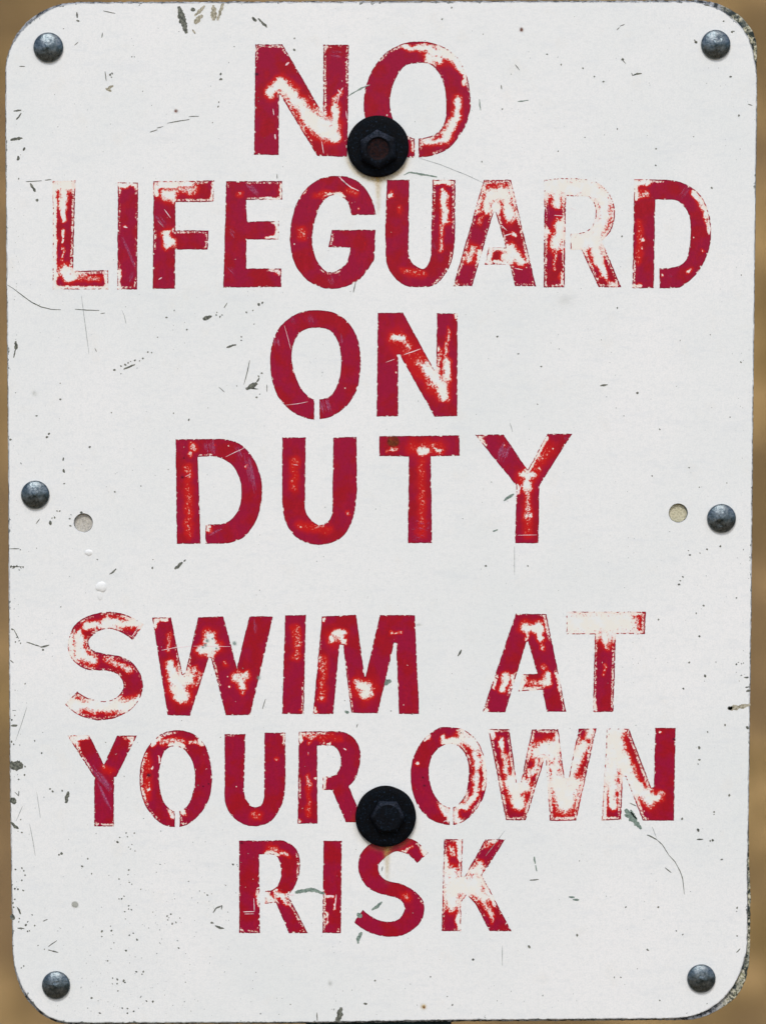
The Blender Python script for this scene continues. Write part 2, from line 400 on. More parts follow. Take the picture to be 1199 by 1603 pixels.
def sheet(name, pts, holes, d_front, thick, matf, matr, jit, bev, grid, seed):
    D = outline(pts, 3.0, jit, seed)
    area = 0.5*np.sum(D[:, 0]*np.roll(D[:, 1], -1)-np.roll(D[:, 0], -1)*D[:, 1])
    sg = 1 if area > 0 else -1                                   # + -> offset_loop(+) is outward
    loops = [offset_loop(D, -bev*sg)]
    rings = [[(D, .35)]]
    for hx, hy, hr in holes:
        th = np.linspace(0, 2*np.pi, 48, endpoint=False)
        H = np.stack([hx+hr*np.cos(th), hy+hr*np.sin(th)], 1)
        loops.append(np.stack([hx+(hr+.8)*np.cos(th), hy+(hr+.8)*np.sin(th)], 1)); rings.append([(H, .35)])
    ex = np.vstack([offset_loop(loops[0], -r*sg) for r in (1.5, 3, 5, 8)])
    vv, ff, orig, nb = fill(loops, grid, ex, .9)
    ff = orient(vv, ff)
    ed = dist_loops(vv[:, 0], vv[:, 1], [loops[0]])
    V = [P(x, y, d_front) for x, y in vv]; F = [tuple(int(q) for q in f) for f in ff]; mats = [0]*len(F); A = list(ed)
    o = 0
    for Lp, rg in zip(loops, rings):
        m = len(Lp); cur = [orig[o+i] for i in range(m)]; o += m
        D2 = rg[0][0]
        for dd in (.45, thick):
            base = len(V)
            for p in D2: V.append(P(p[0], p[1], d_front-dd)); A.append(0)
            for i in range(m):
                F.append((cur[i], cur[(i+1) % m], base+(i+1) % m, base+i)); mats.append(1)
            cur = [base+i for i in range(m)]
        if Lp is loops[0]: back = cur
    if not holes: F.append(tuple(back)); mats.append(1)
    ob = link(name, V, F, matf, sign, {"edge": A}); ob.data.materials.append(matr)
    ob.data.polygons.foreach_set('material_index', mats); ob.data.update()
    return ob

face = sheet("face_sheet", FRONT, HOLES, 0, 1.6, M_FACE, M_RIM, .55, 1.0, 22, 3)
face["label"] = "white enamelled face sheet with two open bolt holes"
back = sheet("backing_sheet", BACK, [], -1.9, 4.9, M_BACK, M_BACK, 1.0, .8, 40, 8)
back["label"] = "grimy olive backing sheet showing past the right corners"

# ---------------------------------------------------------------- letters
CROP = dict(A=(380,50,3.155), B=(60,260,3.997), C=(340,260,3.997), D=(590,260,4.282), E=(830,260,3.997), F=(400,470,3.526),
  G=(260,670,3.747), H=(580,670,3.633), I=(90,940,3.4257), J=(420,940,4.6115), K=(740,940,4.1345), L=(90,1120,4.6115),
  M=(330,1120,4.4407), N=(550,1120,4.796), O=(760,1120,3.7469), Q=(360,1290,2.6065))
# character, word, template frame, outline, worn patches (x1,y1,x2,y2,radius[,strength]), flaking of the outline, patches of stronger flaking
LETTERS = [
('N','NO','A',"63,60 197,60 392,398 397,398 398,63 525,62 519,520 516,617 368,612 190,318 181,310 178,607 57,607",
 "140,300,190,245,24 190,250,250,310,26 250,320,335,430,34 340,430,410,480,52 455,370,455,520,20 400,500,450,515,26 480,300,450,340,12,.55", .3, "90,90,170,80,60 400,90,420,380,45 500,80,515,250,25"),
('O','NO','A',"868,620 ~940,610 ~1020,572 ~1085,490 ~1118,410 ~1124,330 ~1110,230 ~1070,140 ~1010,85 ~930,53 ~862,47 ~790,58 ~710,100 ~645,180 ~607,270 ~598,350 ~605,430 ~640,520 ~700,590 ~770,615 849,622 849,527 ~790,500 ~750,450 ~728,380 ~730,310 ~755,230 ~800,170 ~855,155 ~920,158 ~965,200 ~995,270 ~1004,350 ~1000,430 ~970,490 ~915,518 868,527",
 "800,76,920,82,13 920,88,1035,118,24 920,130,975,140,20 1045,130,1085,190,16 1090,200,1098,260,8 1062,330,1056,420,16 1056,420,1005,520,22 1000,535,900,548,15 840,560,840,590,8,.5", .2, "1000,100,1100,250,70 850,520,950,560,50 680,110,760,80,30"),
('L','LIFEGUARD','B',"93,95 235,90 220,655 440,652 440,772 93,772",
 "130,125,190,120,34 104,130,104,770,12 160,160,158,250,24 160,260,158,340,14 158,410,155,470,9 155,500,155,620,7,.6 160,650,200,690,34 190,700,230,690,25 120,762,420,764,7 270,700,380,700,18,.47 428,660,430,760,10", .95, ""),
('I','LIFEGUARD','B',"500,102 627,102 620,772 496,772", "515,118,540,115,16 590,115,612,125,14 560,112,565,112,14 505,650,507,760,8 540,380,560,382,5", .55, "560,110,560,140,80 560,740,560,780,70"),
('F','LIFEGUARD','B',"722,95 1102,90 1098,224 860,226 860,402 1068,402 1062,522 858,522 858,768 718,768",
 "800,180,840,178,34 740,125,860,118,20 860,112,960,112,9 870,130,970,150,34,.5 800,420,815,490,26 800,460,840,470,20 1090,110,1090,210,7 735,150,740,180,10", .3, "730,110,1100,110,50 900,220,1090,215,25 850,410,1060,410,22 730,420,740,500,25 1050,420,1050,500,20"),
('E','LIFEGUARD','C',"57,95 407,93 407,210 183,213 188,347 388,343 388,460 185,460 183,640 403,640 403,757 40,760",
 "380,355,380,450,13 140,170,150,180,14,.42 395,120,398,190,6 300,202,390,200,5 370,660,390,670,8,.55 300,450,360,440,6", .12, "200,95,400,95,22 200,210,400,205,18 360,350,380,460,25 340,650,400,660,30 60,110,60,120,25"),
('G','LIFEGUARD','C',"993,305 ~970,215 ~910,122 ~830,72 ~740,60 ~640,80 ~550,150 ~490,250 ~460,380 ~458,500 ~490,620 ~560,710 ~650,760 ~720,768 ~805,755 ~895,705 983,588 992,398 718,400 697,507 833,512 ~812,600 ~765,645 ~715,663 ~660,640 ~615,570 ~597,480 ~603,380 ~635,270 ~680,205 ~740,180 ~800,205 ~825,250 837,308",
 "525,400,530,440,26,.42 620,185,700,165,20,.40 820,150,870,175,20,.42 530,430,535,430,8,.5 885,265,885,265,6 865,280,865,280,4 922,495,922,495,5 520,190,560,130,6,.6 740,183,780,180,9", .18, "710,410,720,510,25 600,680,760,650,25 720,180,790,190,22 500,160,560,110,20"),
('U','LIFEGUARD','D',"67,92 217,92 212,590 ~230,640 ~270,675 ~310,688 ~345,655 361,600 372,92 526,92 522,480 ~505,620 ~460,720 ~390,795 ~300,812 ~200,803 ~120,750 ~68,665 ~57,560 55,400",
 "450,190,455,370,22 440,160,445,200,12 435,400,430,560,13,.56 395,108,500,115,11 95,185,98,190,13 80,205,85,208,7 150,280,150,300,22,.38 180,700,300,720,30,.36", .15, "450,110,450,400,75 400,780,470,700,30 440,500,500,650,30"),
('A','LIFEGUARD','D',"715,92 898,92 1065,806 925,806 890,660 722,660 747,546 862,546 795,312 780,312 637,806 510,806",
 "760,190,860,190,52 740,230,730,300,24 870,230,890,340,36 790,260,790,290,30 690,240,680,300,16,.55 700,350,690,380,14,.5 640,560,615,620,30,.62 890,560,930,610,40 930,610,970,640,26 760,560,750,640,16 850,600,900,630,24 790,640,870,652,8 790,560,850,560,8 905,455,915,460,13 690,560,680,650,10", .6, "720,130,890,130,60 920,200,1020,620,30 640,500,740,650,40 750,560,740,650,40"),
('R','LIFEGUARD','E',"87,87 ~160,78 ~250,75 ~350,83 ~430,110 ~490,168 ~522,240 ~527,320 ~510,390 478,437 447,470 568,758 425,758 318,525 250,525 250,425 345,412 ~388,370 ~408,300 ~398,235 360,190 222,187 213,758 82,760",
 "110,130,360,130,52 360,130,450,200,50 450,200,462,300,30 455,330,400,430,34 280,470,400,470,52 400,460,420,590,27 425,600,470,690,15 165,180,165,250,18 165,330,165,360,14,.6 185,370,160,500,28 150,520,150,650,10,.52 100,410,110,415,16 320,200,380,350,20 190,680,195,740,10,.55 440,690,540,750,12,.55", .8, ""),
('D','LIFEGUARD','E',"648,82 850,85 ~950,105 ~1040,160 ~1100,250 ~1128,370 ~1120,500 ~1080,610 ~1015,700 930,762 806,765 806,640 870,638 ~935,620 ~975,580 ~997,480 ~1000,380 ~985,290 ~930,225 880,210 780,210 771,765 636,763",
 "665,110,730,100,20 655,130,660,200,14 690,180,720,170,22,.52 1020,165,1065,230,15 1070,240,1100,310,13,.75 1100,320,1110,400,9,.7 705,460,705,465,8 690,515,692,520,5 985,660,1000,650,11,.75 820,675,820,680,5 680,350,680,600,22,.36 650,745,690,755,10,.55 1075,530,1080,530,6,.6", .15, "660,100,800,90,40 1080,200,1120,400,35 650,600,650,760,15"),
('O','ON','F',"353,658 ~430,637 ~510,575 ~560,490 ~580,380 ~577,280 ~555,190 ~500,110 ~430,68 ~350,55 ~260,62 ~180,105 ~120,170 ~88,260 ~82,350 ~92,440 ~130,540 ~200,612 ~270,648 326,660 326,548 ~270,510 ~225,430 ~200,320 ~215,230 ~260,168 ~340,152 ~410,167 ~455,230 ~472,320 ~465,420 ~435,500 ~400,535 353,547", "", .06, ""),
('N','ON','F',"675,70 813,68 985,382 996,382 1001,72 1115,72 1113,640 987,642 795,300 787,303 787,640 668,642",
 "765,205,810,215,20 820,235,850,255,14,.6 940,370,965,400,24 970,400,1030,490,36 1035,480,1040,540,24 1055,340,1055,420,22 1050,240,1055,330,12,.62 1020,270,1020,320,9,.55 900,340,930,370,20,.5 1105,75,1108,95,8 1065,150,1065,220,10,.5 770,390,770,395,4 790,215,1000,470,75,.32", .05, "990,250,1000,380,20"),
('D','DUTY','G',"57,65 300,65 ~370,70 ~450,105 ~520,190 ~560,310 ~560,430 ~530,540 ~470,630 ~390,670 320,680 230,680 233,567 320,563 ~380,540 ~425,480 ~443,400 ~438,320 ~405,240 ~350,190 270,165 188,170 205,680 64,680",
 "150,105,165,115,16,.56 140,155,150,150,10,.6 130,230,135,620,30,.36 245,580,260,600,16,.53 130,550,130,550,5 475,225,475,225,6,.8 280,95,290,95,4", .05, "200,170,270,165,15"),
('U','DUTY','G',"683,55 820,55 815,470 ~835,520 ~890,567 ~935,560 ~968,520 975,450 980,55 1117,52 1120,350 ~1100,520 ~1050,620 ~980,670 ~890,685 ~800,665 ~735,610 ~695,530 680,420",
 "755,190,755,360,28,.38 790,575,790,580,6,.6 790,570,960,600,30,.36 1065,490,1070,500,10,.42", .05, ""),
('T','DUTY','H',"50,46 505,42 507,158 343,162 349,655 212,655 218,163 50,160",
 "280,125,320,125,18 290,140,290,145,14 350,100,360,100,8,.55 370,125,415,128,7,.6 240,110,400,115,45,.36 110,120,150,115,9,.55 95,132,95,132,5 78,103,78,103,4 290,200,290,600,30,.34", .06, ""),
('Y','DUTY','H',"592,37 755,37 893,238 1005,33 1146,33 960,325 953,655 822,655 827,325",
 "865,265,925,265,18 893,280,893,330,20 893,350,893,400,12,.58 893,400,893,480,12,.5 890,500,905,500,10,.65 955,235,960,240,9,.6 835,340,845,365,8 620,55,640,75,10,.55 1010,120,880,290,48,.36 893,350,893,600,30,.36 900,235,1000,60,8,.55 995,65,1000,60,6 760,100,760,100,5", .08, "600,40,650,80,25"),
('S','SWIM AT','I',"405,213 ~350,175 ~285,152 ~220,165 ~175,205 ~168,235 ~190,265 ~250,285 ~340,300 ~400,330 ~445,390 ~460,460 ~440,530 ~390,590 ~310,630 ~220,643 ~140,625 ~85,595 43,557 108,487 ~160,520 ~240,540 ~310,525 ~350,480 ~352,435 ~320,395 ~270,378 ~160,370 ~100,335 ~62,280 ~62,210 ~90,140 ~150,90 ~230,65 ~310,62 ~390,85 465,128",
 "420,120,270,122,21 270,122,150,140,15,.7 120,170,115,200,14 115,200,122,290,22 122,290,190,320,20 260,320,300,330,12,.55 300,330,385,375,15,.62 75,560,380,568,27 380,565,425,535,20 75,200,75,290,12 420,120,440,125,20 200,130,160,135,16", .5, "60,150,90,330,40 400,100,460,140,30 50,500,150,600,30 400,520,440,600,25"),
('W','SWIM AT','I',"510,92 610,90 672,395 688,385 755,90 890,85 963,358 1030,85 1157,85 1035,615 903,615 825,310 812,308 712,618 592,615",
 "820,185,820,250,28 775,265,850,250,26 605,330,620,400,20 625,400,655,480,38 660,430,705,420,38 660,500,670,510,40 735,375,740,385,16,.7 600,190,600,270,13,.5 530,108,520,140,13 560,100,580,102,8 955,410,1015,400,20,.7 985,430,990,460,18,.7 990,490,990,500,10,.52 900,340,905,345,12,.5 925,465,925,465,6 815,280,830,290,14,.7", .15, "650,250,670,400,18 690,280,720,380,18 840,320,870,450,14 750,440,780,420,15"),
('I','SWIM AT','J',"122,107 272,103 257,820 100,820", "205,200,205,400,32,.40 205,380,205,385,12,.46 235,790,240,790,10,.5", .1, "255,600,255,800,15"),
('M','SWIM AT','J',"388,115 635,103 695,550 702,550 805,105 1058,105 1090,820 943,820 922,308 908,308 790,815 598,812 540,322 515,320 470,820 323,820",
 "480,235,540,235,28 455,265,460,290,18 520,270,560,300,14 670,620,710,640,44 700,680,700,680,34 740,610,745,690,18,.6 625,575,640,590,18,.55 885,230,960,235,10,.58 400,420,390,700,32,.40 400,125,400,140,9 480,260,480,260,70,.38 690,640,690,640,90,.36 340,780,345,800,14,.5", .08, "375,280,360,450,12 530,320,600,800,14"),
('A','SWIM AT','K',"277,85 475,88 603,720 478,720 447,578 295,588 320,478 415,474 357,265 345,268 210,725 62,722",
 "335,175,435,180,32 420,200,440,250,20 345,230,345,240,12,.6 215,490,195,565,24 480,490,480,540,24 440,530,450,530,16,.6 320,490,310,575,14 330,520,400,540,24,.53 340,575,430,578,8,.6 460,425,465,440,16,.5 262,485,255,560,9 130,500,140,560,8 450,300,450,310,14,.5 545,480,565,570,10,.6 70,715,100,715,8", .25, "470,95,495,230,30 540,450,600,720,28 90,650,60,720,30 130,480,240,600,25 300,490,400,580,40"),
('T','SWIM AT','K',"605,73 1118,73 1112,217 925,217 908,722 777,722 788,220 605,218",
 "620,145,970,145,72 1000,100,1010,180,26,.66 1050,130,1060,200,22,.5 850,235,860,260,26 855,280,855,300,14,.6 850,420,845,480,9,.5 785,640,785,715,9,.6 800,230,920,225,8,.6", .35, "620,80,1000,80,40 1060,100,1060,210,50 785,300,780,720,22 900,300,905,720,16"),
('Y','YOUR OWN','L',"75,145 232,142 338,355 432,145 575,145 427,442 410,445 410,802 267,802 268,450",
 "115,160,200,155,17 120,185,150,210,14,.7 160,220,170,240,9,.6 535,165,540,200,13,.75 480,160,490,165,8,.5 340,380,380,400,30,.36", .15, "90,160,220,150,40 100,170,240,400,28 530,150,530,220,30 270,790,410,790,28"),
('O','YOUR OWN','L',"882,806 ~960,775 ~1040,700 ~1100,590 ~1117,470 ~1108,350 ~1070,220 ~1000,145 ~930,115 ~860,108 ~780,122 ~710,165 ~645,240 ~605,350 ~595,460 ~605,560 ~640,660 ~710,750 ~780,795 850,806 850,692 ~790,655 ~750,570 ~735,460 ~745,350 ~775,260 ~830,225 ~900,235 ~950,285 ~985,370 ~993,470 ~975,570 ~940,650 882,692",
 "685,195,700,185,22 735,160,740,180,12,.6 780,185,900,190,24,.58 800,215,910,215,10 760,200,760,200,16,.55 1025,180,1030,195,10 950,190,1050,205,7,.6 815,695,830,735,12 905,690,915,710,12,.8 668,520,672,535,5 735,300,737,330,5 686,370,690,375,4 650,300,650,600,34,.35", .12, "610,260,600,560,18 620,560,720,760,22 780,140,950,220,50 820,690,910,780,35"),
('U','YOUR OWN','M',"98,130 243,128 232,500 ~242,570 ~280,628 ~320,637 ~355,615 372,570 375,120 520,120 520,440 ~510,560 ~475,660 ~410,740 ~320,770 ~230,755 ~150,700 ~105,620 97,530",
 "300,690,330,690,32,.40 508,130,512,185,6 460,300,460,310,14,.42 465,690,465,690,4", .05, "100,130,160,128,18 500,130,515,190,20"),
('R','YOUR OWN','M',"613,112 850,108 ~940,120 ~1005,170 ~1040,250 ~1035,350 ~1005,440 960,490 1060,743 937,743 845,520 775,518 778,425 ~850,418 ~885,390 ~903,330 ~893,262 ~850,215 740,210 742,752 604,752",
 "625,130,630,180,8 640,140,720,145,16,.52 690,180,690,190,10,.55 790,200,840,200,6 678,265,678,265,6 672,420,690,480,14,.50 680,500,680,700,20,.38 785,430,790,500,10,.7 735,440,740,445,8 932,235,932,235,5 620,730,620,740,10,.5 760,150,900,160,30,.35", .08, "620,120,760,140,50 610,450,615,560,20 780,430,780,510,20"),
('O','YOUR OWN','N',"763,824 ~860,785 ~950,690 ~1000,580 ~1015,440 ~990,290 ~935,180 ~850,110 ~750,88 ~660,95 ~570,150 ~500,240 ~455,350 ~445,470 ~460,580 ~500,680 ~570,765 ~650,805 738,824 738,692 ~670,660 ~610,570 ~583,460 ~590,350 ~630,270 ~700,220 ~780,218 ~840,270 ~878,370 ~878,490 ~850,600 ~800,670 763,690",
 "700,195,790,190,22 760,200,850,180,26 830,160,910,190,40 900,200,930,240,34 935,290,945,380,22,.75 940,380,930,600,20,.75 985,260,1003,420,15 1000,440,990,560,11,.7 920,610,860,680,24 860,690,800,680,20 680,685,720,740,22 725,760,735,790,12 785,730,800,790,20,.7 690,160,690,170,14 575,175,560,185,10,.7 490,360,500,365,10,.7 960,690,930,740,14 850,130,860,120,10", .1, "860,120,1010,500,60 900,600,950,720,50 700,680,800,800,60 530,170,590,150,18"),
('W','YOUR OWN','O',"15,80 138,80 182,395 205,395 270,82 425,80 462,368 485,368 545,78 650,75 530,617 375,618 352,250 345,250 235,615 118,615",
 "92,140,98,200,10 108,220,125,330,17,.68 150,390,185,490,34 190,500,200,520,24 210,430,235,415,30 255,370,260,330,12,.7 280,330,305,270,15,.7 310,215,370,185,40 370,190,395,240,24 395,300,410,380,20 430,400,465,510,52 470,500,520,400,36 500,340,575,170,24 600,120,620,90,14 410,120,420,300,11 355,270,365,470,8 30,95,45,120,12", .85, "150,590,230,600,1"),
('N','YOUR OWN','O',"710,75 840,78 970,425 985,420 993,73 1113,72 1103,617 920,617 820,360 803,362 793,612 680,615",
 "735,105,735,400,36 770,110,790,280,32 800,250,840,350,34 745,400,748,530,17 850,370,890,430,32 890,430,960,490,34 970,485,1010,485,20 700,430,695,600,10,.7 1020,450,1045,460,12,.55 1020,95,1022,95,5", .08, "740,100,740,600,90 810,90,950,400,25 870,420,930,600,22"),
('R','RISK','Q',"38,68 215,66 ~255,85 ~280,120 ~287,165 ~280,215 ~262,260 238,290 318,445 240,445 188,320 143,325 145,272 ~185,262 ~207,220 ~205,165 ~185,128 120,125 123,445 38,445",
 "150,115,230,125,9,.52 215,120,235,130,8,.6 200,290,215,295,14 120,290,130,320,12 150,290,165,310,12 240,290,260,285,8 170,105,180,105,20,.42 190,270,185,300,8,.6 222,310,230,330,8,.6", .15, "270,130,285,240,16 120,280,170,320,30 240,330,310,440,22 90,430,125,445,18 30,420,60,445,12"),
('I','RISK','Q',"382,68 457,68 453,445 377,445", "395,292,425,294,4 430,300,428,350,3 400,360,395,410,2.5", .12, "385,290,380,440,14 440,430,455,445,12"),
('S','RISK','Q',"808,118 763,160 ~725,125 ~680,112 ~640,132 ~608,165 ~610,200 ~640,230 ~700,245 ~755,275 ~790,320 ~787,380 ~755,425 ~700,455 ~650,460 ~590,450 ~545,430 505,400 542,350 ~590,385 ~640,398 ~685,390 ~710,355 ~705,320 ~675,300 ~600,280 ~550,245 ~525,190 ~530,130 ~560,90 ~615,62 ~680,52 ~750,65",
 "690,118,740,98,6,.55 700,108,715,112,5,.6 790,105,800,120,8,.75 785,90,790,95,5 710,290,720,300,18,.40 520,370,530,375,4,.6", .06, "770,80,800,120,15 760,270,790,330,10"),
('K','RISK','Q',"873,62 950,62 945,212 958,212 1040,62 1123,62 1028,208 1147,437 1058,437 1000,325 965,290 943,320 943,437 863,437",
 "905,95,905,125,12,.58 882,150,885,310,10,.8 910,205,905,320,24 925,250,1000,240,36 985,195,1015,185,12 1000,270,1035,300,18 1040,330,1065,370,11,.62 1070,380,1070,400,8,.5 935,75,937,140,8 900,330,905,335,12,.6 930,380,935,430,7 1080,70,1050,90,10,.5 1020,160,1020,200,8 1075,330,1050,270,8", .5, ""),
]
HEAVY = {('W','YOUR OWN'), ('N','YOUR OWN'), ('K','RISK'), ('R','LIFEGUARD'), ('S','SWIM AT'), ('T','SWIM AT')}
LABW = {0: "solid", 1: "slightly worn", 2: "patchily worn", 3: "almost worn away"}
def fmt(s, ox, oy, k):
    r = []
    for tok in s.split():
        v = [float(q) for q in tok.split(',')]
        r.append((ox+v[0]/k, oy+v[1]/k, ox+v[2]/k, oy+v[3]/k, v[4]/k, v[5] if len(v) > 5 else 1.0))
    return r
def capsule(px, py, c):
    x1, y1, x2, y2, r, s = c
    ax, ay = x2-x1, y2-y1; l2 = ax*ax+ay*ay+1e-9
    u = np.clip(((px-x1)*ax+(py-y1)*ay)/l2, 0, 1)
    return np.hypot(px-x1-u*ax, py-y1-u*ay)/r
total = 0
for li, (ch_, word, cr, ol, wear, halo, hal) in enumerate(LETTERS):
    ox, oy, k = CROP[cr]
    base = outline(parse(ol, ox, oy, k), 2.0, 0)
    D = outline(parse(ol, ox, oy, k), 1.6, .55, li*3.1)
    vv, ff, orig, nb = fill([D], 2.8, offset_loop(D, 1.9) if False else np.vstack([offset_loop(D, 1.7), offset_loop(D, -1.7)]), .8)
    ff = orient(vv, ff)
    px, py = vv[:, 0], vv[:, 1]
    ed = dist_loops(px, py, [D])
    wob = lambda o_: np.array([mnoise.noise(Vector((a*.08, b*.08, o_)))*4.2+mnoise.noise(Vector((a*.24, b*.24, o_+5)))*2.0 for a, b in zip(px, py)])
    wx, wy = wob(li), wob(li+50)
    keepw = np.ones(len(px)); gain = np.zeros(len(px))
    for c in fmt(wear, ox, oy, k):
        q = capsule(px+wx, py+wy, c)
        w = 1/(1+(q*(.86 if (ch_, word) in HEAVY else 1.06))**2.15)
        if c[5] < 1: w = c[5]/(1+(q*.8)**2.2)*1.08
        gain += w**5
    md = np.array([mnoise.noise(Vector((a*.055, b*.055, li+80))) for a, b in zip(px, py)])
    gain = np.clip(gain**.2*(1+.22*md), 0, 1.0)
    ho = np.full(len(px), halo)
    for c in fmt(hal, ox, oy, k):
        q = capsule(px, py, c); ho = np.maximum(ho, 1/(1+q**4))
    ho = np.maximum(ho, gain*.5*(gain > .45))
    o = link("letter", [P(x, y, .03) for x, y in vv], [tuple(int(q) for q in f) for f in ff], M_LET, sign,
             {"wear": gain, "edge": ed, "halo": ho})
    worn = float((gain > .5).mean()); lv = 0 if worn < .01 else 1 if worn < .08 else 2 if worn < .45 else 3
    o["label"] = f"{LABW[lv]} red stencilled letter {ch_} of {word}"
    total += len(ff)
print("letter triangles", total)

# ---------------------------------------------------------------- rivets
def lathe(prof, seg, fr=None):
    """prof: list of (radius, depth mm); returns verts around origin (x, y=-d, z) and faces"""
    V, F = [], []
    for (r, d) in prof:
        for i in range(seg):
            a = 2*math.pi*i/seg; rr = r*(fr(a, r) if fr else 1)
            V.append((rr*math.cos(a)*S, -d*.001, rr*math.sin(a)*S))
    for j in range(len(prof)-1):
        for i in range(seg):
            F.append((j*seg+i, j*seg+(i+1) % seg, (j+1)*seg+(i+1) % seg, (j+1)*seg+i))
    F.append(tuple((len(prof)-1)*seg+i for i in range(seg)))
    return V, F
RIV = [(76.5,74.5,23.4,"at the top left corner"), (1119.5,70,23,"at the top right corner"), (56,774.5,22.2,"at the middle of the left edge"),
       (1128.5,811.5,22.6,"at the middle of the right edge"), (88.5,1542,22,"at the bottom left corner"), (1097,1531.5,22.2,"at the bottom right corner")]
def fixv(V, rot_seed, r):
    out = []
    for x, y, z in V:
        q = Vector((x/S/9+rot_seed, z/S/9, rot_seed*2))
        rr = math.hypot(x, z)/S/r
        n = mnoise.noise(q)*.22+mnoise.noise(q*2.7)*.09
        out.append((x, y+(n*.001 if y < -.0009 else 0)*(1-rr*.6), z))
    return out
for i, (x, y, r, where) in enumerate(RIV):
    prof = [(r*.97, 0), (r, .35), (r*1.0, .8), (r*.985, 1.15)]
    for q in np.linspace(.95, .04, 15): prof.append((r*q, 1.15+2.6*(1-q*q)**.8+(.25*max(0, 1-q*4))))
    V, F = lathe(prof, 56); V = fixv(V, i*3.7, r)
    o = link("rivet", V, F, M_RIVET, sign, smooth=True); o.location = P(x, y, 0)
    o["label"] = f"dull grey domed rivet {where}"
    if i in (1, 3):                                     # a struck dent
        me = o.data
        cx, cz = ((-4, -9) if i == 3 else (6, 9))
        for v in me.vertices:
            dd = math.hypot(v.co.x/S-cx, v.co.z/S-cz)
            if v.co.y < -.001: v.co.y += .00055*math.exp(-(dd/4.5)**2)

# ---------------------------------------------------------------- bolts
BOLTS = [(591.4, 229.7, 48.3, (592, 235.5), 28.5, 18.3, 27, 1.0, "upper"), (603.8, 1277.6, 47.6, (607, 1277), 24.8, 18.6, 0, .0, "lower")]
for x, y, R, (hx, hy), hr, ir, rot, rust, wh in BOLTS:
    V, F = [], []
    def hexf(a, r, rot=rot):
        b = (a+math.radians(rot)+math.pi/6-math.pi/2) % (math.pi/3)-math.pi/6
        return math.cos(math.pi/6)/math.cos(b)
    seg = 96; prof = [(hr*1.06, 2.6, 1), (hr*1.03, 3.0, 1), (hr, 6.0, 1), (hr*.985, 6.5, .9), (ir*1.04, 7.1, 0), (ir, 7.0, 0), (ir*.95, 6.4, 0), (ir*.86, 6.15, 0), (ir*.6, 6.1, 0), (ir*.3, 6.25, 0), (ir*.1, 6.3, 0)]
    if rust < .5: prof = [(r_, d_ if j_ < 6 else 6.85+.02*j_, h_) for j_, (r_, d_, h_) in enumerate(prof)]
    top_light, ru = [], []
    for j, (r_, d_, hx_) in enumerate(prof):
        for i in range(seg):
            a = 2*math.pi*i/seg; rr = r_*(1+(hexf(a, r_)/.93-1)*hx_) if hx_ else r_
            nn = mnoise.noise(Vector((math.cos(a)*2.5+x, math.sin(a)*2.5, j*.8)))*.5
            V.append((rr*math.cos(a)*S+nn*.0003, -d_*.001, rr*math.sin(a)*S+nn*.0002))
            top_light.append(max(0, min(1, .45*max(0, .25+.9*math.sin(a+nn))+nn*.5)) if 2 <= j <= 4 else .04); ru.append(rust*.9 if j >= 7 else 0)  # hex sides and chamfer paler towards the top, light put into the colour
    for j in range(len(prof)-1):
        for i in range(seg): F.append((j*seg+i, j*seg+(i+1) % seg, (j+1)*seg+(i+1) % seg, (j+1)*seg+i))
    F.append(tuple((len(prof)-1)*seg+i for i in range(seg)))
    b = link("bolt", V, F, M_BOLT, sign, {"top_light": top_light, "rust": ru}, smooth=True); b.location = P(hx, hy, 0)
    b["label"] = f"{wh} black hex bolt" + (" with a rusty hollow in its head" if rust else " with a plain head")
    prof = [(R*.97, 0), (R, .5), (R, 1.8), (R*.985, 2.3), (R*.95, 2.6), (R*.8, 2.75), (R*.62, 2.8), (ir*.5, 2.8)]
    V, F = lathe(prof, 96); V = [(a_+mnoise.noise(Vector((a_*90+x, c_*90, 3)))*.00035, b_, c_+mnoise.noise(Vector((a_*90, c_*90+x, 8)))*.00035) for a_, b_, c_ in V]
    w = link("washer", V, F, M_BOLT, b, {"top_light": [0.0]*len(V), "rust": [0.0]*len(V)}, smooth=True)
    w.location = Vector(P(x, y, 0.05))-Vector(P(hx, hy, 0))

# ---------------------------------------------------------------- stains with soft edges
def stain(name, cx, cy, rx, ry, mat, strength, d, fn, label=None, n=22):
    V, F, A = [], [], []
    for j in range(n+1):
        for i in range(n+1):
            u, v = i/n*2-1, j/n*2-1
            V.append(P(cx+u*rx, cy+v*ry, d)); A.append(max(0.0, min(1.0, strength*fn(u, v))))
    for j in range(n):
        for i in range(n):
            a = j*(n+1)+i; F.append((a, a+n+1, a+n+2, a+1))
    o = link(name, V, F, mat, sign, {"soft": A})
    if label: o["label"] = label
    return o
g2 = lambda u, v: math.exp(-4.5*(u*u+v*v))*(1 if u*u+v*v < .95 else 0)
disc = lambda u, v: max(0, min(1, (1-math.hypot(u, v))*3))
def streak(u, v):     # v from -1 (top) to 1 (bottom)
    t = (v+1)/2; wd = .20+.55*math.exp(-t*7); return math.exp(-(u/wd)**2)*(1-t)**.8
def crescent(u, v):   # grime gathered under a washer
    r = math.hypot(u, v*1.0); return math.exp(-((r-.83)/.075)**2)*max(0, .25+v)
stain("rust_stain", 592, 306, 17, 34, M_RUST, .6, .015, streak, "yellow rust run below the upper bolt")
stain("rust_stain", 606, 1350, 17, 36, M_RUST, .65, .09, streak, "yellow rust run below the lower bolt")
stain("grime_ring", 591.4, 231, 60, 60, M_RUST, .5, .02, crescent, n=40)
stain("grime_ring", 603, 1279, 60, 60, M_RUST, .12, .1, crescent, n=40)
stain("rust_spot", 816, 46.5, 4.6, 5.6, M_DRUST, 1.6, .1, g2, n=8)
stain("rust_spot", 276, 173.5, 4.4, 4.4, M_DRUST, 1.8, .1, g2, n=8)
